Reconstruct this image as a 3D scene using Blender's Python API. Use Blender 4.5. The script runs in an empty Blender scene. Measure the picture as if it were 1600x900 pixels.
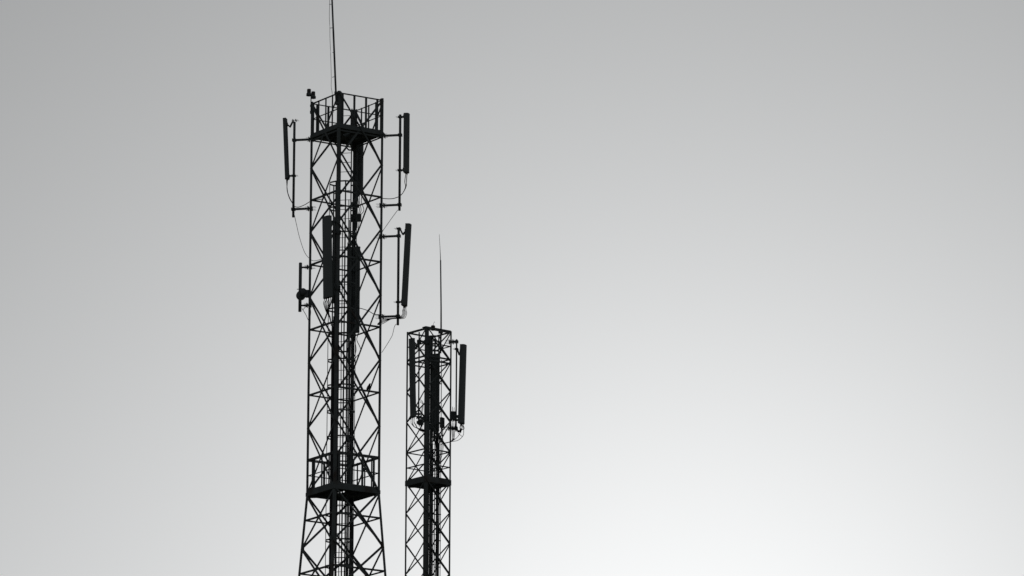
import bpy, math, random
from mathutils import Vector as V
random.seed(7)
rad = math.radians
scene = bpy.context.scene

# ------------------------------------------------------------------ camera
F_PX, PITCH, ROLL, CAM_H = 8889.0, rad(13.2), 0.004, 1.6
cam_d = bpy.data.cameras.new('camera')
cam_d.lens, cam_d.sensor_width, cam_d.sensor_fit = 200.0, 36.0, 'HORIZONTAL'
cam_d.clip_start, cam_d.clip_end = 0.5, 20000.0
cam = bpy.data.objects.new('camera', cam_d)
scene.collection.objects.link(cam)
from mathutils import Matrix
cam.matrix_world = (Matrix.Translation((0, 0, CAM_H)) @ Matrix.Rotation(rad(90) + PITCH, 4, 'X')
                    @ Matrix.Rotation(ROLL, 4, 'Z'))
scene.camera = cam

# ------------------------------------------------------------------ sky, sun, exposure
SUN_EL, SUN_AZ = rad(9.4), rad(1.85)          # low sun in haze, straight behind the towers, just under the frame
sun_dir = V((math.sin(SUN_AZ) * math.cos(SUN_EL), math.cos(SUN_AZ) * math.cos(SUN_EL), math.sin(SUN_EL)))
world = bpy.data.worlds.new('World')
scene.world = world
world.use_nodes = True
wn, wl = world.node_tree.nodes, world.node_tree.links
wn.clear()
sky = wn.new('ShaderNodeTexSky')
sky.sky_type = 'NISHITA'
sky.sun_disc = False
sky.sun_elevation, sky.sun_rotation = SUN_EL, SUN_AZ
sky.air_density, sky.dust_density, sky.ozone_density = 1.0, 3.0, 1.0
hs = wn.new('ShaderNodeHueSaturation')
hs.inputs['Saturation'].default_value = 0.0
# hazy, colourless sky: the Nishita sky in grey, plus the aureole of the veiled sun (falls off with the angle to the sun)
wtc = wn.new('ShaderNodeTexCoord')
wdot = wn.new('ShaderNodeVectorMath'); wdot.operation = 'DOT_PRODUCT'; wdot.inputs[1].default_value = sun_dir
wcl = wn.new('ShaderNodeMath'); wcl.operation = 'MINIMUM'; wcl.inputs[1].default_value = 1.0
wac = wn.new('ShaderNodeMath'); wac.operation = 'ARCCOSINE'
wsc = wn.new('ShaderNodeMath'); wsc.operation = 'DIVIDE'; wsc.inputs[1].default_value = rad(3.7)
wsq = wn.new('ShaderNodeMath'); wsq.operation = 'POWER'; wsq.inputs[1].default_value = 2.0
wex = wn.new('ShaderNodeMath'); wex.operation = 'POWER'; wex.inputs[0].default_value = math.exp(-1)
wam = wn.new('ShaderNodeMath'); wam.operation = 'MULTIPLY'; wam.inputs[1].default_value = 16.5
wad = wn.new('ShaderNodeVectorMath'); wad.operation = 'ADD'
wti = wn.new('ShaderNodeVectorMath'); wti.operation = 'MULTIPLY'; wti.inputs[1].default_value = (0.993, 1.0, 0.999)
wl.new(wtc.outputs['Generated'], wdot.inputs[0]); wl.new(wdot.outputs['Value'], wcl.inputs[0]); wl.new(wcl.outputs[0], wac.inputs[0])
wl.new(wac.outputs[0], wsc.inputs[0]); wl.new(wsc.outputs[0], wsq.inputs[0]); wl.new(wsq.outputs[0], wex.inputs[1])
wl.new(wex.outputs[0], wam.inputs[0]); wl.new(wam.outputs[0], wad.inputs[1])
bg = wn.new('ShaderNodeBackground')
bg.inputs['Strength'].default_value = 0.08
out = wn.new('ShaderNodeOutputWorld')
wl.new(sky.outputs[0], hs.inputs['Color'])
# even light of the haze itself, from all over the dome (scattered more than once, which the sky model leaves out)
whz = wn.new('ShaderNodeVectorMath'); whz.operation = 'MULTIPLY_ADD'
whz.inputs[1].default_value = (0.92, 0.92, 0.92); whz.inputs[2].default_value = (4.45, 4.75, 5.1)
wl.new(hs.outputs[0], whz.inputs[0])
wl.new(whz.outputs[0], wad.inputs[0])
wl.new(wad.outputs[0], wti.inputs[0])
wl.new(wti.outputs[0], bg.inputs['Color'])
wl.new(bg.outputs[0], out.inputs['Surface'])

sun_d = bpy.data.lights.new('sun', 'SUN')
sun_d.energy, sun_d.angle, sun_d.color = 2.0, rad(3.0), (1.0, 0.95, 0.88)
sun = bpy.data.objects.new('sun', sun_d)
scene.collection.objects.link(sun)
sun.rotation_euler = sun_dir.to_track_quat('Z', 'Y').to_euler()
sun.location = sun_dir * 300

vs = scene.view_settings
vs.view_transform, vs.look, vs.exposure, vs.gamma = 'Standard', 'None', -2.95, 1.0
vs.use_curve_mapping = False

# ------------------------------------------------------------------ materials
def mat(name, c1, c2, rough=0.7, scale=6.0, bump=0.15, metal=0.0, spec=0.25, stain=None):
    m = bpy.data.materials.new(name)
    m.use_nodes = True
    n, l = m.node_tree.nodes, m.node_tree.links
    b = n['Principled BSDF']
    tc = n.new('ShaderNodeTexCoord')
    no = n.new('ShaderNodeTexNoise')
    no.inputs['Scale'].default_value = scale
    no.inputs['Detail'].default_value = 6
    l.new(tc.outputs['Object'], no.inputs['Vector'])
    r = n.new('ShaderNodeValToRGB')
    r.color_ramp.elements[0].position, r.color_ramp.elements[1].position = 0.3, 0.7
    r.color_ramp.elements[0].color, r.color_ramp.elements[1].color = (*c1, 1), (*c2, 1)
    l.new(no.outputs['Fac'], r.inputs['Fac'])
    col = r.outputs[0]
    if stain:
        n2 = n.new('ShaderNodeTexNoise')
        n2.inputs['Scale'].default_value = scale * 0.3
        n2.inputs['Detail'].default_value = 8
        l.new(tc.outputs['Object'], n2.inputs['Vector'])
        r2 = n.new('ShaderNodeValToRGB')
        r2.color_ramp.elements[0].position, r2.color_ramp.elements[1].position = 0.55, 0.7
        l.new(n2.outputs['Fac'], r2.inputs['Fac'])
        mx = n.new('ShaderNodeMixRGB')
        mx.inputs[2].default_value = (*stain, 1)
        l.new(r2.outputs[0], mx.inputs[0])
        l.new(col, mx.inputs[1])
        col = mx.outputs[0]
    l.new(col, b.inputs['Base Color'])
    b.inputs['Roughness'].default_value = rough
    b.inputs['Metallic'].default_value = metal
    b.inputs['Specular IOR Level'].default_value = spec
    if bump:
        bp = n.new('ShaderNodeBump')
        bp.inputs['Strength'].default_value = bump
        bp.inputs['Distance'].default_value = 0.01
        n3 = n.new('ShaderNodeTexNoise')
        n3.inputs['Scale'].default_value = scale * 9
        l.new(tc.outputs['Object'], n3.inputs['Vector'])
        l.new(n3.outputs['Fac'], bp.inputs['Height'])
        l.new(bp.outputs[0], b.inputs['Normal'])
    return m

STEEL = mat('dark_weathered_steel', (0.19, 0.215, 0.22), (0.27, 0.30, 0.305), 0.75, 5.0, stain=(0.15, 0.125, 0.11))
DECK = mat('deck_steel', (0.12, 0.13, 0.135), (0.18, 0.19, 0.195), 0.8, 7.0)
RADOME = mat('grey_radome', (0.25, 0.28, 0.285), (0.30, 0.33, 0.335), 0.6, 2.0, 0.05)
CAP = mat('radome_end_cap', (0.18, 0.20, 0.21), (0.24, 0.26, 0.27), 0.65, 4.0)
RUBBER = mat('black_cable_rubber', (0.03, 0.032, 0.034), (0.05, 0.052, 0.055), 0.6, 12.0, 0)
LAMPG = mat('dull_lamp_glass', (0.12, 0.105, 0.10), (0.16, 0.14, 0.135), 0.35, 9.0, 0, spec=0.5)
FEATHER = mat('dark_feathers', (0.02, 0.02, 0.022), (0.05, 0.05, 0.055), 0.8, 40.0)
CONC = mat('concrete', (0.26, 0.25, 0.23), (0.36, 0.35, 0.33), 0.9, 3.0)
GROUND = mat('dry_grass_and_soil', (0.07, 0.075, 0.035), (0.16, 0.13, 0.08), 0.95, 0.4, 0.5)

# ------------------------------------------------------------------ mesh helpers
class MB:
    def __init__(self): self.v, self.f, self.s = [], [], []
    def loft(self, rings, caps=True, smooth=False):
        o, n = len(self.v), len(rings[0])
        for r in rings: self.v += [V(p) for p in r]
        for i in range(len(rings) - 1):
            for j in range(n):
                k = (j + 1) % n
                self.f.append((o + i*n + j, o + i*n + k, o + (i+1)*n + k, o + (i+1)*n + j)); self.s.append(smooth)
        if caps:
            self.f.append(tuple(o + j for j in reversed(range(n)))); self.s.append(False)
            b = o + (len(rings) - 1) * n
            self.f.append(tuple(b + j for j in range(n))); self.s.append(False)
        return self
    def box(self, c, ax, ay, az):                 # half-axis vectors
        c, ax, ay, az = V(c), V(ax), V(ay), V(az)
        q = [(-1,-1), (1,-1), (1,1), (-1,1)]
        return self.loft([[c + ax*i + ay*j - az for i, j in q], [c + ax*i + ay*j + az for i, j in q]])
    def bar(self, p, q, a, w, b, h):              # box from p to q, section w along a, h along b
        a, b = V(a) * (w/2), V(b) * (h/2)
        k = [(-1,-1), (1,-1), (1,1), (-1,1)]
        return self.loft([[V(e) + a*i + b*j for i, j in k] for e in (p, q)])
    def angle(self, p, q, a, b, w, t=0.008, w2=None):
        a, b = V(a), V(b); w2 = w2 or w
        sec = [(0,0), (w,0), (w,t), (t,t), (t,w2), (0,w2)]
        return self.loft([[V(e) + a*x + b*y for x, y in sec] for e in (p, q)])
    def tube(self, path, r, n=8, r2=None):
        path = [V(p) for p in path]
        rings, m = [], len(path)
        for i, p in enumerate(path):
            d = (path[min(i+1, m-1)] - path[max(i-1, 0)]).normalized()
            u = d.cross(V((0, 0, 1)))
            if u.length < 0.05: u = d.cross(V((0, 1, 0)))
            u.normalize(); w = d.cross(u)
            rr = r if r2 is None else r + (r2 - r) * i / (m - 1)
            rings.append([p + (u * math.cos(2*math.pi*k/n) + w * math.sin(2*math.pi*k/n)) * rr for k in range(n)])
        return self.loft(rings, True, True)
    def revolve(self, c, axis, prof, n=16):        # prof: (distance along axis, radius)
        axis = V(axis).normalized()
        u = axis.cross(V((0.3, 0.2, 0.93))).normalized(); w = axis.cross(u)
        return self.loft([[V(c) + axis*h + (u*math.cos(2*math.pi*k/n) + w*math.sin(2*math.pi*k/n))*r for k in range(n)]
                          for h, r in prof], True, True)
    def build(self, name, material, parent=None, origin=None):
        o = V(origin) if origin is not None else (parent_origin(parent) if parent else V((0, 0, 0)))
        me = bpy.data.meshes.new(name)
        me.from_pydata([tuple(p - o) for p in self.v], [], self.f)
        me.polygons.foreach_set('use_smooth', self.s)
        me.materials.append(material)
        me.update()
        ob = bpy.data.objects.new(name, me)
        scene.collection.objects.link(ob)
        if parent: ob.parent = parent; ob['_o'] = 0; del ob['_o']
        else: ob.location = o
        return ob

def parent_origin(p):
    o = V((0, 0, 0))
    while p: o += p.location; p = p.parent
    return o

def thing(name, loc, label, cat, group=None):
    e = bpy.data.objects.new(name, None)
    e.empty_display_size = 0.3
    scene.collection.objects.link(e)
    e.location = loc
    e['label'], e['category'] = label, cat
    if group: e['group'] = group
    return e

def instance(mesh, name, parent, loc):              # shares mesh data; loc relative to the parent chain
    ob = bpy.data.objects.new(name, mesh)
    scene.collection.objects.link(ob)
    ob.parent = parent; ob.location = loc
    return ob

def spline(pts, k=6):
    P = [V(p) for p in pts]
    P = [P[0]*2 - P[1]] + P + [P[-1]*2 - P[-2]]
    o = []
    for i in range(1, len(P) - 2):
        for j in range(k):
            t = j / k
            a, b, c, d = P[i-1], P[i], P[i+1], P[i+2]
            o.append(0.5 * (2*b + (c - a)*t + (2*a - 5*b + 4*c - d)*t*t + (3*b - a - 3*c + d)*t**3))
    o.append(P[-2])
    return o

# ---- pixel (of the 1600x900 picture) -> point on the plane at distance Y
def at(px, py, Y):
    x, y = px - 800, py - 450
    cr, sr = math.cos(ROLL), math.sin(ROLL)
    x, y = x*cr + y*sr, -x*sr + y*cr
    c, s = math.cos(PITCH), math.sin(PITCH)
    r, u = x / F_PX, -y / F_PX
    d = V((r, c - u*s, s + u*c))
    d *= Y / d.y
    return V((d.x, d.y, d.z + CAM_H))
def zat(px, py, Y): return at(px, py, Y).z

# ------------------------------------------------------------------ ground
g = MB()
G = 60
S = 6000.0
o = 0
for i in range(G + 1):
    for j in range(G + 1):
        u, w = (i/G*2 - 1), (j/G*2 - 1)
        g.v.append(V((S*u*abs(u), S*w*abs(w), 0)))
for i in range(G):
    for j in range(G):
        a = i*(G+1) + j
        g.f.append((a, a+G+1, a+G+2, a+1)); g.s.append(False)
ground = g.build('ground', GROUND)
ground['kind'] = 'structure'

# ------------------------------------------------------------------ lattice towers
UP = V((0, 0, 1))
class Tower:
    def __init__(self, label, C, theta, side, ztop, zbend, grow, leg_w):
        self.C, self.side, self.ztop, self.zbend, self.grow, self.leg_w = V((C[0], C[1], 0)), side, ztop, zbend, grow, leg_w
        self.e1 = V((math.cos(theta), math.sin(theta), 0)); self.e2 = V((-math.sin(theta), math.cos(theta), 0))
        self.sg = {'N': (-1, -1), 'R': (1, -1), 'F': (1, 1), 'L': (-1, 1)}
        self.faces = (('N', 'R'), ('R', 'F'), ('F', 'L'), ('L', 'N'))
        self.root = thing('lattice_tower', self.C, label, 'tower', 'lattice telecom towers')
        self.gus = {k: [] for k in 'NRFL'}
    def s(self, z): return self.side + max(0.0, self.zbend - z) * self.grow
    def c(self, k, z):
        a, b = self.sg[k]; h = self.s(z) / 2
        return self.C + self.e1*(a*h) + self.e2*(b*h) + UP*z
    def u(self, k):
        a, b = self.sg[k]; return (self.e1*a + self.e2*b).normalized()
    def diag(self, A, B, z0, z1, w, in_=0.06):
        n_out = ((self.c(A, z0) + self.c(B, z0))/2 - self.C); n_out.z = 0; n_out.normalize()
        for (P, zP, Q, zQ, off, sgn) in ((A, z1, B, z0, 0.003, 1), (A, z0, B, z1, -0.016, -1)):
            p, q = self.c(P, zP), self.c(Q, zQ)
            fd = (self.c(Q, zP) - p).normalized()
            p, q = p + fd*self.leg_w*0.42 + n_out*off, q - fd*self.leg_w*0.42 + n_out*off
            d = (q - p).normalized()
            a = d.cross(n_out).normalized()
            if a.z < 0: a = -a
            b = n_out if sgn > 0 else -n_out
            p, q = p - a*(w/2), q - a*(w/2)
            thin = (A, B) == ('L', 'N') or ((A, B) == ('R', 'F') and sgn > 0)
            MB().angle(p, q, a, b, w, 0.007, w*(0.22 if thin else 0.6)).build('diagonal_brace', STEEL, self.root)
    def horiz(self, A, B, z, w, name='horizontal_brace', drop=0.0):
        p, q = self.c(A, z), self.c(B, z)
        d = (q - p).normalized(); n = (p + q)/2 - self.C; n.z = 0; n.normalize()
        p, q = p + d*0.02 - n*0.026, q - d*0.02 - n*0.026
        MB().angle(p - UP*w/2, q - UP*w/2, UP, -n, w, 0.007).build(name, STEEL, self.root)
    def gusset(self, A, B, z, sz):
        p, q = self.c(A, z), self.c(B, z)
        d = (q - p).normalized(); n = (p + q)/2 - self.C; n.z = 0; n.normalize()
        for k, P, dd in ((A, p, d), (B, q, -d)):
            self.gus[k].append((P + dd*(sz*0.5) - n*0.0135, dd*(sz*0.5), UP*(sz*0.75), n*0.002))
    def legs(self, stations, wl=None):
        for k in 'NRFL':
            a, b = self.sg[k]
            da, db = self.e1 * -a, self.e2 * -b
            m = MB(); rings = []
            for z in stations:
                w = self.leg_w if z >= self.zbend else (wl or self.leg_w)
                t = 0.010
                sec = [(0,0), (w,0), (w,t), (t,t), (t,w), (0,w)]
                rings.append([self.c(k, z) + da*x + db*y for x, y in sec])
            m.loft(rings)
            for gs in self.gus[k]: m.box(*gs)
            m.build('leg', STEEL, self.root)
            pb = self.c(k, 0.0)
            f = MB(); h = 0.55
            f.loft([[pb + V((x*h*q, y*h*q, z)) for x, y in ((-1,-1),(1,-1),(1,1),(-1,1))] for z, q in ((-0.3, 1.1), (0.35, 1.0), (0.4, 0.93))])
            f.build('footing', CONC, self.root)
    def platform(self, z, toe=0.12, beam=0.12, planks=8, hatch=None, full=True):
        pl = MB()
        r = self.root
        # edge beams are the body of the platform part
        for A, B in self.faces:
            p, q = self.c(A, z), self.c(B, z)
            d = (q - p).normalized(); n = (p + q)/2 - self.C; n.z = 0; n.normalize()
            p, q = p - d*0.012, q + d*0.000
            pl.bar(p + n*0.008 + UP*(0.035 - beam)/2, q + n*0.008 + UP*(0.035 - beam)/2, n, 0.008, UP, beam + 0.035)
            pl.bar(p - n*0.025 - UP*(beam-0.004), q - n*0.025 - UP*(beam-0.004), n, 0.05, UP, 0.008)
        h = self.s(z)/2
        for fr in (-0.45, 0.0, 0.45):                # joists
            pl.bar(self.C + self.e1*(fr*h) - self.e2*(h-0.03) + UP*(z-0.05), self.C + self.e1*(fr*h) + self.e2*(h-0.03) + UP*(z-0.05), self.e1, 0.05, UP, 0.09)
        part = pl.build('platform', STEEL, r)
        for A, B in (('L', 'R'), ('N', 'F')):
            p, q = self.c(A, z - beam - 0.02), self.c(B, z - beam - 0.02)
            d = (q - p).normalized()
            MB().angle(p + d*0.08 - UP*(0.03 if A == 'L' else 0.1), q - d*0.08 - UP*(0.03 if A == 'L' else 0.1), UP, V((-d.y, d.x, 0)), 0.055, 0.007).build('plan_brace', STEEL, part)
        for A, B in self.faces:
            if toe:
                p, q = self.c(A, z), self.c(B, z)
                d = (q - p).normalized(); n = (p + q)/2 - self.C; n.z = 0; n.normalize()
                MB().bar(p + d*0.09 - n*0.016 + UP*(0.012+toe/2), q - d*0.09 - n*0.016 + UP*(0.012+toe/2), n, 0.005, UP, toe).build('toe_board', STEEL, part)
        w = (2*h - 0.06)/planks
        for i in range(planks):
            y0 = -h + 0.03 + i*w
            segs = [(-h+0.03, h-0.03)]
            if hatch and hatch[2] < y0 + w*0.5 < hatch[3]: segs = [(-h+0.03, hatch[0]), (hatch[1], h-0.03)]
            for x0, x1 in segs:
                if x1 - x0 < 0.05: continue
                jx = random.uniform(-0.008, 0.008)
                MB().bar(self.C + self.e1*(x0) + self.e2*(y0+w/2+jx) + UP*(z+0.012), self.C + self.e1*(x1) + self.e2*(y0+w/2+jx) + UP*(z+0.012),
                         self.e2, w-random.uniform(0.012, 0.03), UP, 0.02).build('floor_plank', DECK, part)
        return part
    def rails(self, z, h, counts, bw=0.055):
        m = MB(); hz = z + h
        g = None
        for i, (A, B) in enumerate(self.faces):
            p, q = self.c(A, hz), self.c(B, hz)
            d = (q - p).normalized(); n = (p + q)/2 - self.C; n.z = 0; n.normalize()
            tr = MB().angle(p - n*0.026 - UP*0.012, q - n*0.026 - UP*0.012, UP, -n, 0.038, 0.006)
            t = tr.build('guard_rail', STEEL, self.root)
            MB().tube([p - n*0.045 - UP*h*0.47, q - n*0.045 - UP*h*0.47], 0.018, 6).build('mid_rail', STEEL, t)
            k = counts[i]
            for j in range(k):
                fr = (j + 1) / (k + 1) + random.uniform(-0.015, 0.015)
                if k == 4: fr = (0.11, 0.37, 0.63, 0.88)[j]
                b = p + (q - p)*fr
                MB().angle(b - d*bw/2 - n*0.034 - UP*(h - 0.01), b - d*bw/2 - n*0.034 + UP*0.02, d, -n, bw, 0.006).build('baluster', STEEL, t)
    def ladder(self, c, d, z0, z1, step=0.325, w=0.40, cage=None, hoop_w=0.78, hoop_d=0.68, hstep=0.87):
        """c: xy centre, d: rung direction, cage: (zlow, zhigh), hoops towards -normal (camera side)"""
        d = d.normalized(); n = V((d.y, -d.x, 0))
        c = V((c.x, c.y, 0))
        m = MB()
        for sg in (-1, 1):
            m.bar(c + d*(sg*w/2) + UP*z0, c + d*(sg*w/2) + UP*z1, d, 0.02, n, 0.05)
            m.bar(c + d*(sg*(w/2-0.016)) - n*0.021 + UP*z0, c + d*(sg*(w/2-0.016)) - n*0.021 + UP*z1, d, 0.03, n, 0.008)
        lad = m.build('ladder', STEEL, self.root)
        rm = None
        z = z0 + 0.3
        while z < z1 - 0.05:
            if rm is None:
                rb = MB().tube([c - d*(w/2) + UP*z, c + d*(w/2) + UP*z], 0.010, 6).build('rung', STEEL, lad)
                rm, zr = rb.data, z
            else: instance(rm, 'rung', lad, (0, 0, z - zr))
            z += step
        if cage:
            za, zb = cage
            a, b = hoop_w/2, hoop_d
            prof = [(-w/2, 0), (-a*0.8, b*0.18), (-a, b*0.45), (-a*0.82, b*0.82), (-a*0.35, b), (a*0.35, b), (a*0.82, b*0.82), (a, b*0.45), (a*0.8, b*0.18), (w/2, 0)]
            P = lambda i, z: c + d*prof[i][0] + n*prof[i][1] + UP*z
            cg = MB()
            for i in (1, 2, 4, 5, 7):
                pp = V((prof[i][0], prof[i][1] - b*0.45, 0)); nn = (d*pp.x + n*pp.y).normalized(); tt = nn.cross(UP)
                cg.bar(P(i, za) - nn*0.006, P(i, zb) - nn*0.006, tt, 0.045, nn, 0.014)
            cgo = cg.build('safety_cage', STEEL, self.root)
            hm = None; z = zb
            while z > za:
                if hm is None:
                    h = MB()
                    for i in range(len(prof) - 1):
                        dd = (P(i+1, z) - P(i, z)).normalized()
                        h.bar(P(i, z) - dd*0.004, P(i+1, z) + dd*0.004, dd.cross(UP), 0.008, UP, 0.05)
                    ho = h.build('cage_hoop', STEEL, cgo); hm, zr = ho.data, z
                else: instance(hm, 'cage_hoop', cgo, (random.uniform(-.006, .006), 0, z - zr))
                z -= hstep
        # stand-off brackets tying the ladder to the braces
        return lad

# ================================================================== tall tower
D1 = 185.0
C1 = at(537.6, 615.4, D1)
T1Z = zat(542.8, 159.6, D1)
P1 = (T1Z - C1.z) / 4.5
ZB1 = T1Z - 6*P1
t1 = Tower('tall steel lattice telecom tower with two railed platforms, the bigger of the two', C1, rad(33.5), 1.778, T1Z + 0.06, ZB1 - 0.06, 0.126, 0.088)
for k in range(6):
    z1, z0 = T1Z - k*P1, T1Z - (k+1)*P1
    for A, B in t1.faces:
        t1.diag(A, B, z0, z1, 0.068)
        t1.gusset(A, B, z0 if k < 5 else z0 - 0.02, 0.10)
        if k not in (0, 5): t1.horiz(A, B, (z0+z1)/2, 0.055)
        else: t1.horiz(A, B, (z0+z1)/2 - (0.16 if k == 0 else 0.0), 0.05)
zl = ZB1 - 0.06
h = 1.78; st = [T1Z + 0.04, ZB1 - 0.06]
bays = []
while zl > 0.4:
    z0 = zl - h
    if z0 < 2.6: z0 = 0.4
    bays.append((z0, zl))
    zl = z0; h = h if len(bays) < 2 else h*1.13
for i, (z0, z1) in enumerate(bays):
    for A, B in t1.faces:
        t1.diag(A, B, z0, z1, 0.075 + 0.003*i)
        t1.gusset(A, B, z0, 0.13)
        s0, s1 = t1.s(z0), t1.s(z1)
        t1.horiz(A, B, z1 - (z1 - z0)*s1/(s0 + s1), 0.055)
t1.legs([0.3] + [ZB1 - 0.06, T1Z + 0.07], 0.100)
zp = T1Z - P1/2 - 0.02
t1.platform(zp, toe=0.08, beam=0.075, planks=8, hatch=(-0.12, 0.28, -0.22, 0.22))
t1.rails(zp, P1/2 - 0.0 + 0.02, (4, 3, 4, 3))
for k in 'NRFL':                                  # heavier corner posts of the top railing
    a, b = t1.sg[k]
    p0, p1 = t1.c(k, zp + 0.02), t1.c(k, T1Z + 0.05)
    ins = t1.e1*(-a*0.012) + t1.e2*(-b*0.012)
    MB().angle(p0 + ins, p1 + ins, t1.e1*-a, t1.e2*-b, 0.118, 0.007).build('corner_post', STEEL, t1.root)
t1.platform(ZB1, toe=0.12, beam=0.09, planks=8, hatch=(-0.18, 0.26, -0.24, 0.24))
t1.rails(ZB1, P1/2 + 0.04, (4, 3, 4, 3))
LR = (t1.u('R'))
lc = at(538.6, 400, D1 + 0.30)
t1.ladder(lc, LR, 0.0, zp + 0.98, cage=(2.4, zat(538, 287, D1)), w=0.40, hoop_w=0.95)
lc1 = V((lc.x, lc.y, 0))
# supports tying ladder and feeder tray to the tower
def feeder(tower, root_name, pts_xy, z0, z1s, r, clamp_step=1.0, label=None):
    """vertical feeder cables at the given xy points; own part with one cable sub-part each"""
    m = MB()
    a, b = V((*pts_xy[0], 0)), V((*pts_xy[-1], 0))
    d = (b - a).normalized(); n = V((d.y, -d.x, 0))
    z = z0 + 0.8
    while z < max(z1s):
        m.bar(a - d*0.07 + n*(r+0.01) + UP*z, b + d*0.07 + n*(r+0.01) + UP*z, n, 0.012, UP, 0.035)
        z += clamp_step
    for q in (a - d*0.05, b + d*0.05):
        m.bar(q + n*(r+0.022) + UP*z0, q + n*(r+0.022) + UP*max(z1s), d, 0.025, n, 0.012)
    part = m.build('cable_tray', STEEL, tower.root)
    for (x, y), zz in zip(pts_xy, z1s):
        path, z = [], z0
        ph = random.uniform(0, 6)
        while z < zz:
            path.append(V((x + 0.006*math.sin(z*1.7 + ph), y + 0.006*math.cos(z*1.3 + ph), z))); z += 0.45
        path.append(V((x, y, zz)))
        MB().tube(path, r, 6).build('cable', RUBBER, part)
    return part
nC = t1.c('N', 45)
fp = []
for i in range(6):
    q = nC + t1.e2*(0.09 + 0.043*i) + t1.e1*0.04
    fp.append((q.x, q.y))
zt = [zat(520, y, D1) for y in (515, 440, 300, 505, 520, 525)]
feeder(t1, 'feeder', fp, 0.2, zt, 0.019, 0.87)
fp2 = []
fC = t1.c('F', 45)
for i in range(3):
    q = fC - t1.e1*(0.12 + 0.05*i) - t1.e2*0.10
    fp2.append((q.x, q.y))
feeder(t1, 'feeder', fp2, 0.2, [zat(550, y, D1) for y in (300, 520, 345)], 0.015, 0.87)

fp3 = []
for i in range(4):
    q = at(528.0 + 4.2*i, 650, D1 - 0.10)
    fp3.append((q.x, q.y))
feeder(t1, 'feeder', fp3, 0.2, [zat(535, y, D1) for y in (470, 345, 500, 380)], 0.016, 1.74)

# ================================================================== short tower
D2 = 188.0
C2 = at(670.7, 518.5, D2)
T2Z = C2.z
ppm2 = F_PX * math.cos(0) / (D2 / math.cos(rad(12.8)))
S2 = 50.2 / ppm2
P2 = (T2Z - zat(668.9, 754.6, D2)) / 5.0
ZV2 = T2Z - 8*P2 - 1.0
t2 = Tower('short narrow steel lattice telecom tower standing to the right of the taller one', C2, rad(39.2), S2, T2Z, ZV2, 0.075, 0.062)
for k in range(9):
    z1, z0 = T2Z - k*P2, T2Z - (k+1)*P2
    for A, B in t2.faces:
        t2.diag(A, B, z0, z1, 0.046, 0.04)
        t2.gusset(A, B, z0, 0.06)
        if k in (0, 4): t2.horiz(A, B, (z0+z1)/2, 0.035)
for A, B in t2.faces:
    t2.horiz(A, B, T2Z - 0.03, 0.06)
    t2.horiz(A, B, T2Z - P2 + 0.07, 0.05)
    t2.horiz(A, B, T2Z - P2 - 0.07, 0.05)
    t2.horiz(A, B, T2Z - 4*P2, 0.04)
zl = T2Z - 9*P2; h = 1.5
while zl > 0.4:
    z0 = zl - h
    if z0 < 2.4: z0 = 0.4
    for A, B in t2.faces:
        t2.diag(A, B, z0, zl, 0.055, 0.04); t2.gusset(A, B, z0, 0.08)
    zl = z0; h *= 1.12
t2.legs([0.3, ZV2, T2Z], 0.085)
t2.platform(T2Z - 5*P2 + 0.05, toe=0.05, beam=0.15, planks=6, hatch=(-0.1, 0.3, -0.2, 0.2))
pl = MB()
for A, B in (('N', 'R'),):
    p, q = t2.c(A, T2Z), t2.c(B, T2Z)
    d = (q - p).normalized(); n = (p + q)/2 - t2.C; n.z = 0; n.normalize()
    pl.bar(p - n*0.14 + UP*0.02, q - n*0.14 + UP*0.02, n, 0.2, UP, 0.03)
pl.build('top_plank', DECK, t2.root)
lc = at(677.5, 650, D2 + 0.22)
t2.ladder(lc, t2.u('R'), 0.0, T2Z - 0.1, step=0.345, w=0.33, cage=(zat(677, 566, D2), zat(680, 527, D2)), hoop_w=0.46, hoop_d=0.42, hstep=0.17)
# boxed conduit behind the near leg
nN = t2.c('N', T2Z - 4)
q = nN + (t2.e1 + t2.e2)*0.055
cd = MB().bar(V((q.x, q.y, 8.5)), V((q.x, q.y, T2Z - 0.08)), t2.u('R'), 0.14, t2.u('N'), 0.05).build('cable_conduit', STEEL, t2.root)
fp = []
for i in range(5):
    b = at(681.0 + 1.15*i, 850, D2 + 0.22 + 0.02*(i % 2))
    fp.append((b.x, b.y))
feeder(t2, 'feeder', fp, 0.2, [zat(683, y, D2) for y in (668, 672, 560, 690, 676)], 0.016, 0.9)
fp = []
for i in range(3):
    b = at(674.2 + 0.9*i, 850, D2 + 0.3)
    fp.append((b.x, b.y))
feeder(t2, 'feeder', fp, 0.2, [zat(676, y, D2) for y in (690, 668, 700)], 0.012, 1.1)

# ================================================================== antennas
def rods(m, c, along, perp, L, sep):
    for s1 in (-1, 1):
        for s2 in (-1, 1):
            p = c + perp*(s1*sep) + UP*(s2*0.045)
            m.tube([p - along*L*0.55, p + along*L*0.45], 0.006, 5)
def leg_clamp(m, c, d, perp, w=0.13):
    m.box(c + d*0.045, d*0.008, perp*(w*0.72), UP*0.075)
    m.box(c - d*0.085, d*0.008, perp*(w*0.72), UP*0.075)
    rods(m, c - d*0.02, d, perp, 0.36, w*0.52)

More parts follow.
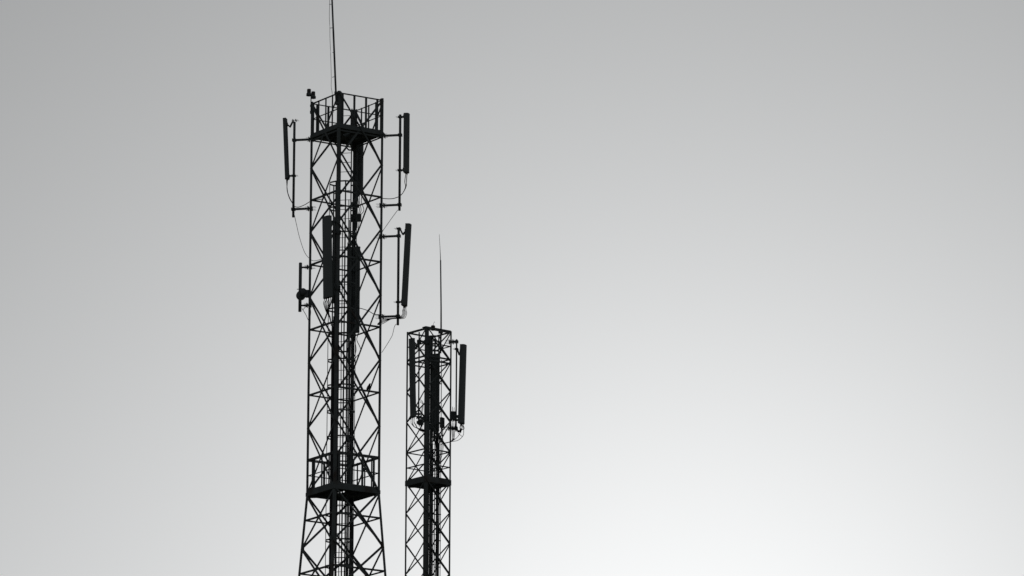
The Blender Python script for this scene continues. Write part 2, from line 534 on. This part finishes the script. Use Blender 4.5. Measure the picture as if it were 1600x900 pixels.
def panel_antenna(tw, leg, a, label, pole_y, arm_y, panel_y, w, dep, gap_b, gap_t, pr=0.042, turn=0.0, arm_w=0.065,
                  pole_px=None, cables=(), group=None, side=0.0, n_conn=4, d=None, stub=None, dip=None):
    """a: stand-off of the pole from the leg along d; *_y are picture rows turned to heights at the pole's own distance"""
    d = V(d).normalized() if d is not None else tw.u(leg)
    perp = V((-d.y, d.x, 0))
    L0 = tw.c(leg, 45.0); L0.z = 0
    P = L0 + d*a + perp*side
    px = pole_px or 0
    Z = lambda y, o=V((0, 0, 0)): zat(600, y, (P + o).y) + 0  # roll is tiny
    def ZZ(y, q):
        z = zat(800, y, q.y)
        x = 800 + F_PX * q.x / (q.y*math.cos(PITCH) + z*math.sin(PITCH))
        return zat(x, y, q.y)
    zt, zb = ZZ(pole_y[0], P), ZZ(pole_y[1], P)
    root = thing('panel_antenna', P + UP*zb, label, 'antenna', group or 'panel antennas on the towers')
    MB().revolve(P, UP, [(zb, pr), (zt - 0.01, pr), (zt, pr*0.8)], 12).build('mounting_pole', STEEL, root)
    for y in arm_y:
        z = ZZ(y, P)
        m = MB()
        m.bar(L0 - d*0.10 + UP*z, P + d*0.06 + UP*z, perp, arm_w, UP, arm_w)
        leg_clamp(m, L0 + UP*z, d, perp)
        m.box(P - d*(pr+0.008) + UP*z, d*0.008, perp*0.075, UP*0.05)
        m.box(P + d*(pr+0.012) + UP*z, d*0.008, perp*0.075, UP*0.05)
        m.build('support_arm', STEEL, root)
    # panel, turned about the pole, leaning by gap_t - gap_b
    ct, sn = math.cos(turn), math.sin(turn)
    dn = d*ct + perp*sn; pn = V((-dn.y, dn.x, 0))
    q0 = P + dn*(gap_b + dep/2)
    zT, zB = ZZ(panel_y[0], q0), ZZ(panel_y[1], q0)
    top = P + dn*(gap_t + dep/2) + UP*zT
    bot = P + dn*(gap_b + dep/2) + UP*zB
    ax = (top - bot).normalized(); fn = (dn - ax*dn.dot(ax)).normalized()
    def ring(c, k=1.0):
        pts = []
        for x, y in ((-0.5, -0.42), (-0.42, -0.5), (0.42, -0.5), (0.5, -0.42), (0.5, 0.12), (0.42, 0.36), (0.25, 0.47), (0, 0.5), (-0.25, 0.47), (-0.42, 0.36), (-0.5, 0.12)):
            pts.append(c + pn*(x*w*k) + fn*(y*dep*k))
        return pts[::-1]
    body = MB().loft([ring(bot + ax*0.02), ring(top - ax*0.02)]).build('radome', RADOME, root)
    MB().loft([ring(bot, 0.94), ring(bot + ax*0.004, 1.02), ring(bot + ax*0.035, 1.02)]).build('end_cap', CAP, root)
    MB().loft([ring(top - ax*0.035, 1.02), ring(top - ax*0.004, 1.02), ring(top, 0.94)]).build('end_cap', CAP, root)
    Lp = (top - bot).length
    rib = MB()                                   # raised spine on the back
    rib.bar(bot + ax*0.10 - fn*(dep/2 + 0.008), top - ax*0.10 - fn*(dep/2 + 0.008), pn, w*0.28, fn, 0.018)
    rib.build('back_spine', CAP, body)
    # upper scissor bracket
    for fr, scissor in ((0.93 if gap_t - gap_b > 0.05 else 0.95, gap_t - gap_b > 0.03), (0.03 if gap_b < 0.06 else 0.05, False)):
        b = bot + ax*(Lp*fr) - fn*(dep/2)
        pc = P + UP*b.z
        m = MB()
        if scissor:
            pc = pc + UP*0.06; b = b - ax*0.05
            mid = (pc + b)/2 - UP*0.16 + dn*0.02
            for s1 in (-1, 1):
                m.bar(pc + dn*pr + pn*s1*0.03, mid + pn*s1*0.03, pn, 0.008, ((mid-pc).cross(pn)).normalized(), 0.045)
                m.bar(mid + pn*s1*0.04, b + pn*s1*0.04, pn, 0.008, ((b-mid).cross(pn)).normalized(), 0.045)
            m.tube([mid - pn*0.06, mid + pn*0.06], 0.014, 6)
        else:
            m.bar(pc + dn*pr*0.5, b, pn, 0.07, UP, 0.05)
        m.box(b - fn*0.010, fn*0.012, pn*min(0.09, w*0.4), ax*0.06)
        m.box(pc + dn*(pr+0.008), dn*0.008, pn*0.07, UP*0.035)
        m.box(pc - dn*(pr+0.008), dn*0.008, pn*0.07, UP*0.035)
        for s1 in (-1, 1): m.tube([pc - dn*(pr+0.10) + pn*s1*0.058, pc + dn*(pr+0.05) + pn*s1*0.058], 0.007, 5)
        m.build('tilt_bracket' if scissor else 'bracket', STEEL, root)
    con = []
    for i in range(n_conn):
        x = (i - (n_conn-1)/2) * w*0.78/max(1, n_conn-1) if n_conn > 1 else 0
        c = bot + pn*x - fn*dep*0.1*(1 if i % 2 else -1)
        MB().revolve(c, -ax, [(-0.01, 0.016), (0.03, 0.016), (0.031, 0.012), (0.07, 0.011)], 8).build('connector', STEEL, root)
        con.append(c - ax*0.06)
    return dict(root=root, P=P, d=d, perp=perp, con=con, bot=bot, top=top, ax=ax, L0=L0, Z=ZZ)

def cable(root, pts, r=0.010, name='cable'):
    return MB().tube(spline(pts, 7), r*1.55, 6).build(name, RUBBER, root)

def leg_pt(tw, k, py, off=(0, 0)):
    q = tw.c(k, 45.0)
    z = zat(600, py, q.y)
    q = tw.c(k, z)
    return q

# --- tall tower, upper pair
A = panel_antenna(t1, 'L', 0.56, 'slim panel antenna leaning outward at top left of the tall tower',
                  (190.5, 339.5), (219, 327), (185, 280), 0.24, 0.125, 0.17, 0.275)
Y = A['P'].y
b0 = A['con'][1]
cable(A['root'], [A['con'][0], at(448.5, 296, Y), at(452, 309, Y), at(458, 319, Y-0.08), at(460.5, 322.5, Y-0.1), at(467, 323.5, Y-0.1), at(477, 319.5, Y-0.1), at(486, 314.5, Y), at(506, 310.5, Y-0.3)], 0.0085)
cable(A['root'], [A['con'][2], at(449.5, 300, Y), at(454, 312, Y), at(459, 320, Y-0.09)], 0.008)
cable(A['root'], [at(460, 336, Y+.02), at(463.5, 352, Y), at(468, 371, Y), at(475, 392, Y), at(481.5, 402, Y), at(490, 407.5, Y-0.2), at(502, 405, Y-0.4)], 0.006)

B = panel_antenna(t1, 'R', 0.575, 'upright panel antenna on the upper right corner of the tall tower',
                  (179, 329), (211, 320), (177.5, 270), 0.26, 0.17, 0.15, 0.15, turn=rad(-4))
Y = B['P'].y
for dx, c in ((0, B['con'][1]), (2.6, B['con'][3])):
    cable(B['root'], [c, at(632.5+dx, 284, Y), at(633.6+dx*.3, 292, Y), at(629, 302, Y), at(622.5, 307.5, Y-0.08), at(612, 310.5, Y), at(599, 310, Y), at(590, 307, Y+0.2)], 0.0085)
cable(B['root'], [at(621.5, 328, Y), at(612, 341, Y), at(600, 358, Y), at(597, 363, Y)], 0.006)

# --- tall tower, lower level
Cc = panel_antenna(t1, 'R', 0.555, 'long panel antenna tilted outward at right of the tall tower, below the upright one',
                   (355.5, 508), (368.7, 494), (350.5, 478), 0.28, 0.17, 0.14, 0.265, turn=rad(-4), n_conn=5)
Y = Cc['P'].y
for i, c in enumerate(Cc['con']):
    dx = (0.0, 1.3, 2.6, 3.9, 5.6)[i]
    cable(Cc['root'], [c, at(629.0+dx, 485.5, Y), at(629.3+dx*1.1, 489.5, Y), at(627.5+dx*.95, 493+dx*.6, Y), at(624.5+dx*.4, 495+dx*.55, Y), at(619.5, 496.5+dx*.25, Y-0.1), at(610, 497.5+.3*dx, Y), at(598, 499+dx*1.2, Y), at(590, 506+.3*dx, Y+.2)], 0.0065)
cable(Cc['root'], [at(598, 492, Y), at(585, 491, Y+.2), at(575, 485.5, Y+.3), at(562, 481.5, Y+.5), at(552, 481, Y+.6)], 0.009)
cable(Cc['root'], [at(619.3, 506, Y), at(616.5, 510, Y), at(614, 520, Y), at(612, 526, Y), at(603, 541, Y), at(596.5, 551, Y)], 0.006)

Dn = panel_antenna(t1, 'N', 0.14, 'broad panel antenna hung on the near leg of the tall tower, cables under it',
                   (340, 474), (362, 449), (338.5, 465.5), 0.40, 0.15, 0.155, 0.235, d=V((-0.78, -0.63, 0)), pr=0.04, n_conn=6)
Y = Dn['P'].y
for i, c in enumerate(Dn['con']):
    f = i/5
    cable(Dn['root'], [c, at(505.6+9*f, 474, Y-.1), at(507.5+6.5*f, 481, Y-.1), at(510+4*f, 488+2*f, Y), at(514+2*f, 494+2*f, Y+.2), at(517.5, 506+3*f, Y+.4)], 0.008)

E = panel_antenna(t1, 'F', 0.20, 'wide dark panel antenna behind the tall tower, seen through its bracing at mid height',
                  (380, 531), (398, 507), (386, 520), 0.40, 0.16, 0.06, 0.06, n_conn=4, side=0.07)
Y = E['P'].y
for i, c in enumerate(E['con']):
    cable(E['root'], [c, c - UP*0.2 + t1.e1*0.05*(i-1), c - UP*0.55 + t1.e1*0.10*(1-i*.5), t1.c('F', c.z - 1.0) - t1.u('F')*0.06], 0.008)
Fa = panel_antenna(t1, 'F', 0.20, 'dark panel antenna behind the tall tower directly under its top platform',
                   (206, 356), (236, 322), (208, 302), 0.34, 0.14, 0.05, 0.05, turn=rad(-20), side=-0.02)
for i, c in enumerate(Fa['con'][:3]):
    cable(Fa['root'], [c, c - UP*0.25 + t1.e1*0.03*(i-1), c - UP*0.6 - t1.e2*0.1, t1.c('F', c.z - 0.95) - t1.u('F')*0.06], 0.008)

# --- radio units
def radio_unit(tw, px, py, Yd, w, h, dp, label, d, anchor):
    c = at(px, py, Yd)
    d = V(d).normalized(); p = V((-d.y, d.x, 0))
    root = thing('radio_unit', c - UP*h/2, label, 'radio unit', 'remote radio units')
    b = MB().box(c, p*w/2, d*dp*0.3, UP*h/2).build('housing', RADOME, root)
    n = 7
    for i in range(n):
        x = (i - (n-1)/2) * w*0.9/(n-1)
        MB().box(c + p*x + d*dp*0.4, p*0.004, d*dp*0.13, UP*h*0.46).build('cooling_fin', CAP, b)
    m = MB().bar(c - d*dp*0.25, V((anchor.x, anchor.y, c.z)), UP, 0.06, p, 0.05)
    m.box(V((anchor.x, anchor.y, c.z)), p*0.06, d*0.03, UP*0.05)
    m.build('bracket', STEEL, root)
    for x in (-0.3, 0.0, 0.3):
        MB().revolve(c + p*x*w - UP*h/2, -UP, [(-0.005, 0.014), (0.05, 0.014)], 8).build('connector', STEEL, root)
    return root, c
fpole = Fa['P']
r, c = radio_unit(t1, 556.5, 340.5, fpole.y - 0.13, 0.34, 0.26, 0.16, 'small dark radio box on the pole under the top rear antenna of the tall tower', -t1.u('F'), fpole)
for x in (-1, 0, 1):
    cable(r, [c + t1.u('R')*0.1*x - UP*0.17, c + t1.u('R')*0.08*x - UP*0.35, c + t1.u('R')*(0.05*x - 0.05) - UP*0.6, c + t1.u('R')*(-0.1) - UP*0.95 - t1.u('F')*0.15], 0.008)

# --- dish on a stub pole, left leg
dL = t1.u('L'); pL = V((-dL.y, dL.x, 0))
L0 = t1.c('L', 45.0); L0.z = 0
Pp = L0 + dL*0.29
zt, zb = zat(470, 410.5, Pp.y), zat(469, 487, Pp.y)
dish = thing('dish_antenna', Pp + UP*zb, 'small round dish antenna on a short pole at left of the tall tower', 'antenna')
MB().revolve(Pp, UP, [(zb, 0.055), (zt - .01, 0.055), (zt, 0.045)], 14).build('mounting_pole', STEEL, dish)
for y in (418, 477.5):
    z = zat(475, y, Pp.y)
    m = MB().bar(L0 - dL*0.08 + UP*z, Pp + UP*z, pL, 0.05, UP, 0.05)
    leg_clamp(m, L0 + UP*z, dL, pL, 0.10)
    m.build('support_arm', STEEL, dish)
dd = (dL*0.35 + t1.u('N')*-0.9).normalized()
zc = zat(472, 459.5, Pp.y)
cc = Pp + UP*zc + dd*0.10 - dL*0.06
MB().revolve(cc, dd, [(-0.02, 0.05), (0.0, 0.12), (0.05, 0.145), (0.06, 0.16), (0.17, 0.16), (0.18, 0.15), (0.225, 0.10), (0.23, 0.02)], 24).build('drum_shroud', RADOME, dish)
m = MB().box(Pp + UP*zc, dd*0.07, pL*0.07, UP*0.09)
m.bar(Pp + UP*zc, cc, UP, 0.12, dd.cross(UP), 0.10)
m.build('bracket', STEEL, dish)
hb = MB().revolve(Pp + UP*(zc + 0.06) - dL*0.12, t1.u('N'), [(-0.12, 0.03), (-0.11, 0.12), (0.10, 0.12), (0.12, 0.04)], 14)
hb.bar(Pp + UP*(zc + 0.05), L0 + UP*(zc - 0.02), pL, 0.09, UP, 0.13)
hb.box(L0 + UP*(zc + 0.0) + dL*0.05, dL*0.06, pL*0.08, UP*0.12)
hb.tube([Pp + UP*(zc+.17) + dL*0.11, Pp + UP*(zc+.17) - dL*0.05], 0.012, 6)
hb.build('feed_radio', CAP, dish)
Y = Pp.y
cable(dish, [at(472, 482, Y), at(475, 487, Y), at(478, 492, Y), at(481.5, 500, Y)], 0.007)
cable(dish, [at(473, 484.5, Y), at(477.5, 479.5, Y-.1), at(482.5, 478, Y-.1), at(485.5, 486, Y), at(484.5, 500, Y), at(483, 530, Y)], 0.006)

# --- twin obstruction light, left corner of the top platform
Lc = t1.c('L', T1Z)
bx = at(485.7, 176, Lc.y - 0.02)
zt, zb = zat(485.5, 150, bx.y), zat(486, 178, bx.y)
lamp = thing('obstruction_light', V((bx.x, bx.y, zb)), 'twin obstruction lamp on a thin post at the left corner of the top platform', 'lamp')
pb = V((bx.x, bx.y, 0))
m = MB().tube([pb + UP*zb, pb + UP*zt], 0.017, 8)
m.box(pb + UP*(zb + 0.06) + V((0.02, 0, 0)), V((0.05, 0, 0)), V((0, 0.05, 0)), UP*0.04)
m.box(pb + UP*(zb + 0.28) + V((0.02, 0, 0)), V((0.05, 0, 0)), V((0, 0.05, 0)), UP*0.03)
m.build('post', STEEL, lamp)
tip = pb + UP*zt
ends = (at(482.7, 147.5, bx.y - 0.10), at(489.4, 151.5, bx.y + 0.10))
MB().tube([ends[0] - UP*0.02, tip, ends[1] - UP*0.02], 0.024, 8).build('cross_arm', STEEL, lamp)
for e in ends:
    lb = MB().revolve(e, UP, [(-0.06, 0.06), (-0.05, 0.092), (0.03, 0.088), (0.05, 0.066)], 14).build('lamp_base', STEEL, lamp)
    MB().revolve(e, UP, [(0.045, 0.06), (0.06, 0.068), (0.165, 0.068), (0.185, 0.058), (0.195, 0.02)], 14).build('lamp_lens', LAMPG, lamp)

# --- lightning mast of the tall tower
Nc = t1.c('N', T1Z)
Ym = Nc.y + 0.03
p0, p1 = at(528.4, 192, Ym), at(524.8, 132, Ym)
dm = (at(519.25, 0, Ym) - at(524.6, 130, Ym)).normalized()
base = at(525.6, 164, Ym)
mast = thing('lightning_mast', base, 'tall thin lightning mast rising from the near corner of the top platform', 'mast')
L = 5.6
MB().tube([base, base + dm*2.6, base + dm*2.61, base + dm*4.3, base + dm*4.31, base + dm*L], 0.035, 10, 0.026).build('pole', STEEL, mast)
MB().tube([base + dm*L*0.99, base + dm*(L + 0.9)], 0.008, 6, 0.003).build('spike', STEEL, mast)
m = MB()
for k in (0.06, 0.42):
    q = base + dm*k
    m.box(q + V((0.02, -0.01, 0)), V((0.07, 0, 0)), V((0, 0.05, 0)), UP*0.03)
m.build('clamp', STEEL, mast)
wp = []
lx = V((-1, 0.1, 0)).normalized()
for i, (k, o) in enumerate(((0.80, .095), (1.03, .09), (1.9, .10), (2.74, .10), (3.12, .115), (3.55, .085), (4.4, .09), (5.2, .08))):
    wp.append(base + dm*k + lx*o)
for y, ln, skew in ((120, .10, .3), (82, .06, 0.0), (43.5, .105, .1), (6.5, .10, .25), (-32, .10, .0), (-70, .09, .2)):
    q = at(524.4 - (124 - y)*0.0412, y, Ym)
    k = (q - base).dot(dm); q = base + dm*k
    MB().tube([q + lx*0.01, q + lx*0.05, q + lx*ln - UP*ln*skew*0.5], 0.010, 6).build('stand_off', STEEL, mast)
wp = [at(521.5, 176, Ym), at(519.6, 158, Ym), at(518.9, 144, Ym), at(517.5, 136, Ym)] + wp[0:0] + [at(517.6, 120, Ym), at(516.8, 90, Ym), at(515.6, 60, Ym), at(515.4, 43, Ym), at(514.6, 25, Ym), at(515.0, 10, Ym), at(515.2, -10, Ym), at(514, -40, Ym), at(512.9, -68, Ym)]
MB().tube(spline(wp, 5), 0.0075, 5).build('down_conductor', RUBBER, mast)

# --- cabinet and whip on the top platform
wx = at(549.2, 190, D1 + 0.35)
whip = thing('whip_antenna', V((wx.x, wx.y, zp + 0.02)), 'short stub antenna standing on the deck of the top platform', 'antenna')
wz = zp + 0.02
wb = V((wx.x, wx.y, 0))
MB().revolve(wb, UP, [(wz, 0.06), (wz + 0.03, 0.06), (wz + 0.04, 0.026), (wz + 0.62, 0.026), (wz + 0.63, 0.016), (wz + 0.72, 0.014)], 10).build('stem', STEEL, whip)
MB().box(wb + UP*(wz + 0.10) - t1.e1*0.12, t1.e1*0.14, t1.e2*0.09, UP*0.09).build('junction_box', RADOME, whip)

# --- coil of spare cable hung under the top platform, by the ladder
cl = at(547, 228, D1 + 0.30)
coil = thing('cable_coil', cl, 'coil of spare cable tied up under the top platform beside its ladder', 'cable')
for k in range(3):
    pts = [cl + V((math.cos(a)*(0.11 + .012*k), 0.02*k + 0.02*math.sin(2*a), math.sin(a)*(0.15 + .01*k) + 0.02)) for a in [2*math.pi*j/16 for j in range(17)]]
    MB().tube(pts, 0.011, 6).build('cable', RUBBER, coil)
m = MB().bar(cl + UP*0.12, cl + UP*0.55, V((1, 0, 0)), 0.02, V((0, 1, 0)), 0.03)
m.box(cl + UP*0.14, V((0.035, 0, 0)), V((0, 0.06, 0)), UP*0.03)
m.build('hanger', STEEL, coil)

# --- bird on a horizontal brace
bd = at(577.0, 606.5, 0.5*(t1.c('N', 41).y + t1.c('R', 41).y) + 0.18)
fr = 0.80
zh = C1.z
pN, pR = t1.c('N', zh), t1.c('R', zh)
best = min(((abs((pN + (pR - pN)*f).x - at(576.5, 609, (pN + (pR - pN)*f).y).x), f) for f in [i/200 for i in range(201)]))
perch = pN + (pR - pN)*best[1] + UP*0.028
nf = (pN + pR)/2 - t1.C; nf.z = 0; nf.normalize()
perch = perch - nf*0.04
m = MB()
hd = V((0.93, 0.35, 0)).normalized(); sd = V((-hd.y, hd.x, 0))
body_path = [(-0.105, -0.085, .010, .006), (-0.07, -0.04, .022, .010), (-0.045, 0.005, .034, .026), (-0.02, 0.045, .050, .048), (0.005, 0.09, .054, .054), (0.025, 0.135, .046, .046),
             (0.036, 0.165, .034, .034), (0.044, 0.19, .034, .034), (0.056, 0.212, .030, .029), (0.072, 0.222, .016, .016), (0.088, 0.224, .007, .006), (0.104, 0.220, .002, .002)]
rings = []
for i, (x, z, rw, rh) in enumerate(body_path):
    a, b = body_path[max(i-1, 0)], body_path[min(i+1, len(body_path)-1)]
    t = (hd*(b[0]-a[0]) + UP*(b[1]-a[1])).normalized(); u = sd; w = t.cross(u).normalized()
    rings.append([perch + hd*x + UP*z + u*(math.cos(2*math.pi*k/12)*rw) + w*(math.sin(2*math.pi*k/12)*rh) for k in range(12)])
m.loft(rings, True, True)
for s in (-1, 1):
    m.tube([perch + sd*s*0.018 + UP*0.05, perch + sd*s*0.02 + hd*0.012 + UP*0.02, perch + sd*s*0.02 + UP*0.0], 0.004, 5)
    m.tube([perch + sd*s*0.02 + hd*0.03 + UP*0.002, perch + sd*s*0.02 - hd*0.015 + UP*0.002], 0.003, 5)
bird = m.build('bird', FEATHER, None, perch)
bird['label'], bird['category'] = 'small dark bird perched on a cross brace of the tall tower', 'bird'

# ---------------- short tower: antennas
A2 = panel_antenna(t2, 'N', 0.29, 'panel antenna on the left side of the short tower, in front of its bracing',
                   (519, 657), (533, 652), (529.5, 652), 0.26, 0.13, 0.155, 0.235, d=V((-0.85, -0.53, 0)), pr=0.025, n_conn=5)
B2 = panel_antenna(t2, 'R', 0.165, 'panel antenna on the right side of the short tower, clear against the sky',
                   (530, 674), (534, 669), (539, 662), 0.30, 0.18, 0.105, 0.165, d=V((0.96, -0.12, 0)), pr=0.026, turn=rad(-12), n_conn=5, arm_w=0.07)
C2a = panel_antenna(t2, 'F', 0.10, 'dark panel antenna behind the short tower, seen between its two inner uprights',
                    (545, 690), (560, 668), (553, 674), 0.27, 0.13, 0.06, 0.06, d=V((0.35, 0.94, 0)), side=-0.07, pr=0.03, n_conn=4)
Y = B2['P'].y
for i, c in enumerate(B2['con']):
    if i in (1, 4):
        cable(B2['root'], [c, c - UP*0.13 + V((0.01*(i-2), 0, 0)), at(717 + 1.6*i, 676 + i*1.2, Y), at(711.5 + 1.0*i, 684 + i, Y), at(704 - i*.3, 690.5, Y-.05), at(694, 693, Y+.2), at(688, 695, Y+.4)], 0.0065)
    cable(B2['root'], [c + V((.01, 0, 0)), c - UP*0.10 + V((0.012*(i-2), -.02, 0)), at(721 - 0.9*i, 672.5 + (i*7 % 4), Y - .05), at(716.5 - i*.4, 675 - (i*5 % 3), Y - .05), at(713.5, 667 + i*.7, Y - .03), at(711.5 - i, 671, Y)], 0.010)
cable(B2['root'], [at(716, 677, Y), at(719.5, 680, Y), at(722.8, 682.3, Y)], 0.006)
r, c = radio_unit(t2, 708.4, 649.5, Y - 0.13, 0.20, 0.29, 0.14, 'small radio box beside the pole of the right antenna on the short tower', V((0.2, -0.97, 0)), B2['P'])
for i in range(4):
    x = -0.08 + 0.05*i
    cable(r, [c + V((x, 0, 0.13)), c + V((x*1.1, 0, 0.24)), c + V((x*1.25 + .01, 0, 0.28 + 0.03*(i % 2)))], 0.006)
    cable(r, [c + V((x, 0, -0.14)), c + V((x*0.9, 0, -0.3)), at(706.5 + i*1.2, 678, Y), at(706.5 + i*.9, 687, Y), at(702, 690.5, Y-.05), at(692, 692.5, Y + .3)], 0.006)
Y = A2['P'].y
for i, c in enumerate(A2['con']):
    cable(A2['root'], [c, c - UP*0.12, at(643.5 + 1.7*i, 663 + (i % 3)*1.5, Y), at(648 + 1.2*i, 667.5 + i*.4, Y + .1), at(655 + i*.6, 669.5 + i, Y + .2), at(663, 671.5 + i*.6, Y + .3)], 0.006)
for i in range(3):
    cable(A2['root'], [at(656, 624 + i*2, Y + .1), at(660, 627 + 2*i, Y + .1), at(661.5 - i*.8, 634, Y + .1), at(660 - i, 645, Y + .1), at(657.5, 655, Y + .1)], 0.005)
r, c = radio_unit(t2, 657.5, 659.5, Y - 0.05, 0.17, 0.20, 0.12, 'small radio box under the left antenna of the short tower', V((-0.35, -0.94, 0)), A2['P'])
for i in range(2):
    cable(r, [c + V((0.03*i, 0, -0.1)), c + V((0.02 + .03*i, 0.05, -0.25)), at(660 + i, 674 + 2*i, Y + .2), at(666, 676 + 2*i, Y + .35)], 0.006)
Y = C2a['P'].y
r, c = radio_unit(t2, 690.3, 660.5, Y - 0.25, 0.13, 0.36, 0.14, 'small radio box on the rear pole of the short tower', V((0.85, -0.5, 0)), C2a['P'])
for i in range(5):
    c0 = C2a['con'][i % 4]
    cable(C2a['root'], [c0 - UP*0.0, c0 - UP*0.15, at(679 + i*1.6, 682, Y - .3), at(681 + i*.9, 694, Y - .4), at(681.5 + i*.8, 712, Y - .45), at(681.5 + i*1.1, 735, Y - .45)], 0.010)
for i in range(3):
    cable(r, [c + V((0.02*i - .02, 0, -0.18)), c + V((0.02*i, 0, -0.4)), at(692.5 - i*1.5, 690, Y - .3), at(692 - i*1.6, 704, Y - .35), at(688 - i, 722, Y - .4)], 0.006)

# ---------------- short tower: mast, lamp
Ym = 0.5*(t2.c('N', 44).y + t2.c('R', 44).y) + 0.06
b0 = at(688.2, 552, Ym)
mast2 = thing('lightning_mast', b0, 'thin tapering lightning rod above the short tower', 'mast')
MB().tube([b0, at(689.2, 512, Ym), at(689.2, 480, Ym), at(688.4, 406.5, Ym)], 0.031, 8, 0.022).build('pole', STEEL, mast2)
MB().tube([at(688.45, 408, Ym), at(687.6, 388, Ym), at(686.3, 366, Ym)], 0.013, 6, 0.006).build('spike', STEEL, mast2)
m = MB()
for y in (519, 543):
    q = at(688.6, y, Ym)
    m.box(q, V((0.06, 0.02, 0)), V((-0.02, 0.07, 0)), UP*0.04)
m.build('clamp', STEEL, mast2)
lp = at(676.6, 513.5, t2.c('N', 44).y + 0.25)
lamp2 = thing('obstruction_light', lp, 'squat obstruction lamp with a wire on top of the short tower', 'lamp')
MB().revolve(lp, UP, [(-0.06, 0.07), (0.0, 0.075), (0.02, 0.06)], 14).build('lamp_base', STEEL, lamp2)
MB().revolve(lp, UP, [(0.02, 0.05), (0.04, 0.072), (0.09, 0.072), (0.11, 0.05), (0.115, 0.02)], 14).build('lamp_lens', LAMPG, lamp2)
Y = lp.y
MB().tube([at(676.4, 509, Y), at(677.4, 506, Y), at(678.8, 502.8, Y), at(679.6, 503.6, Y)], 0.006, 5).build('wire', RUBBER, lamp2)
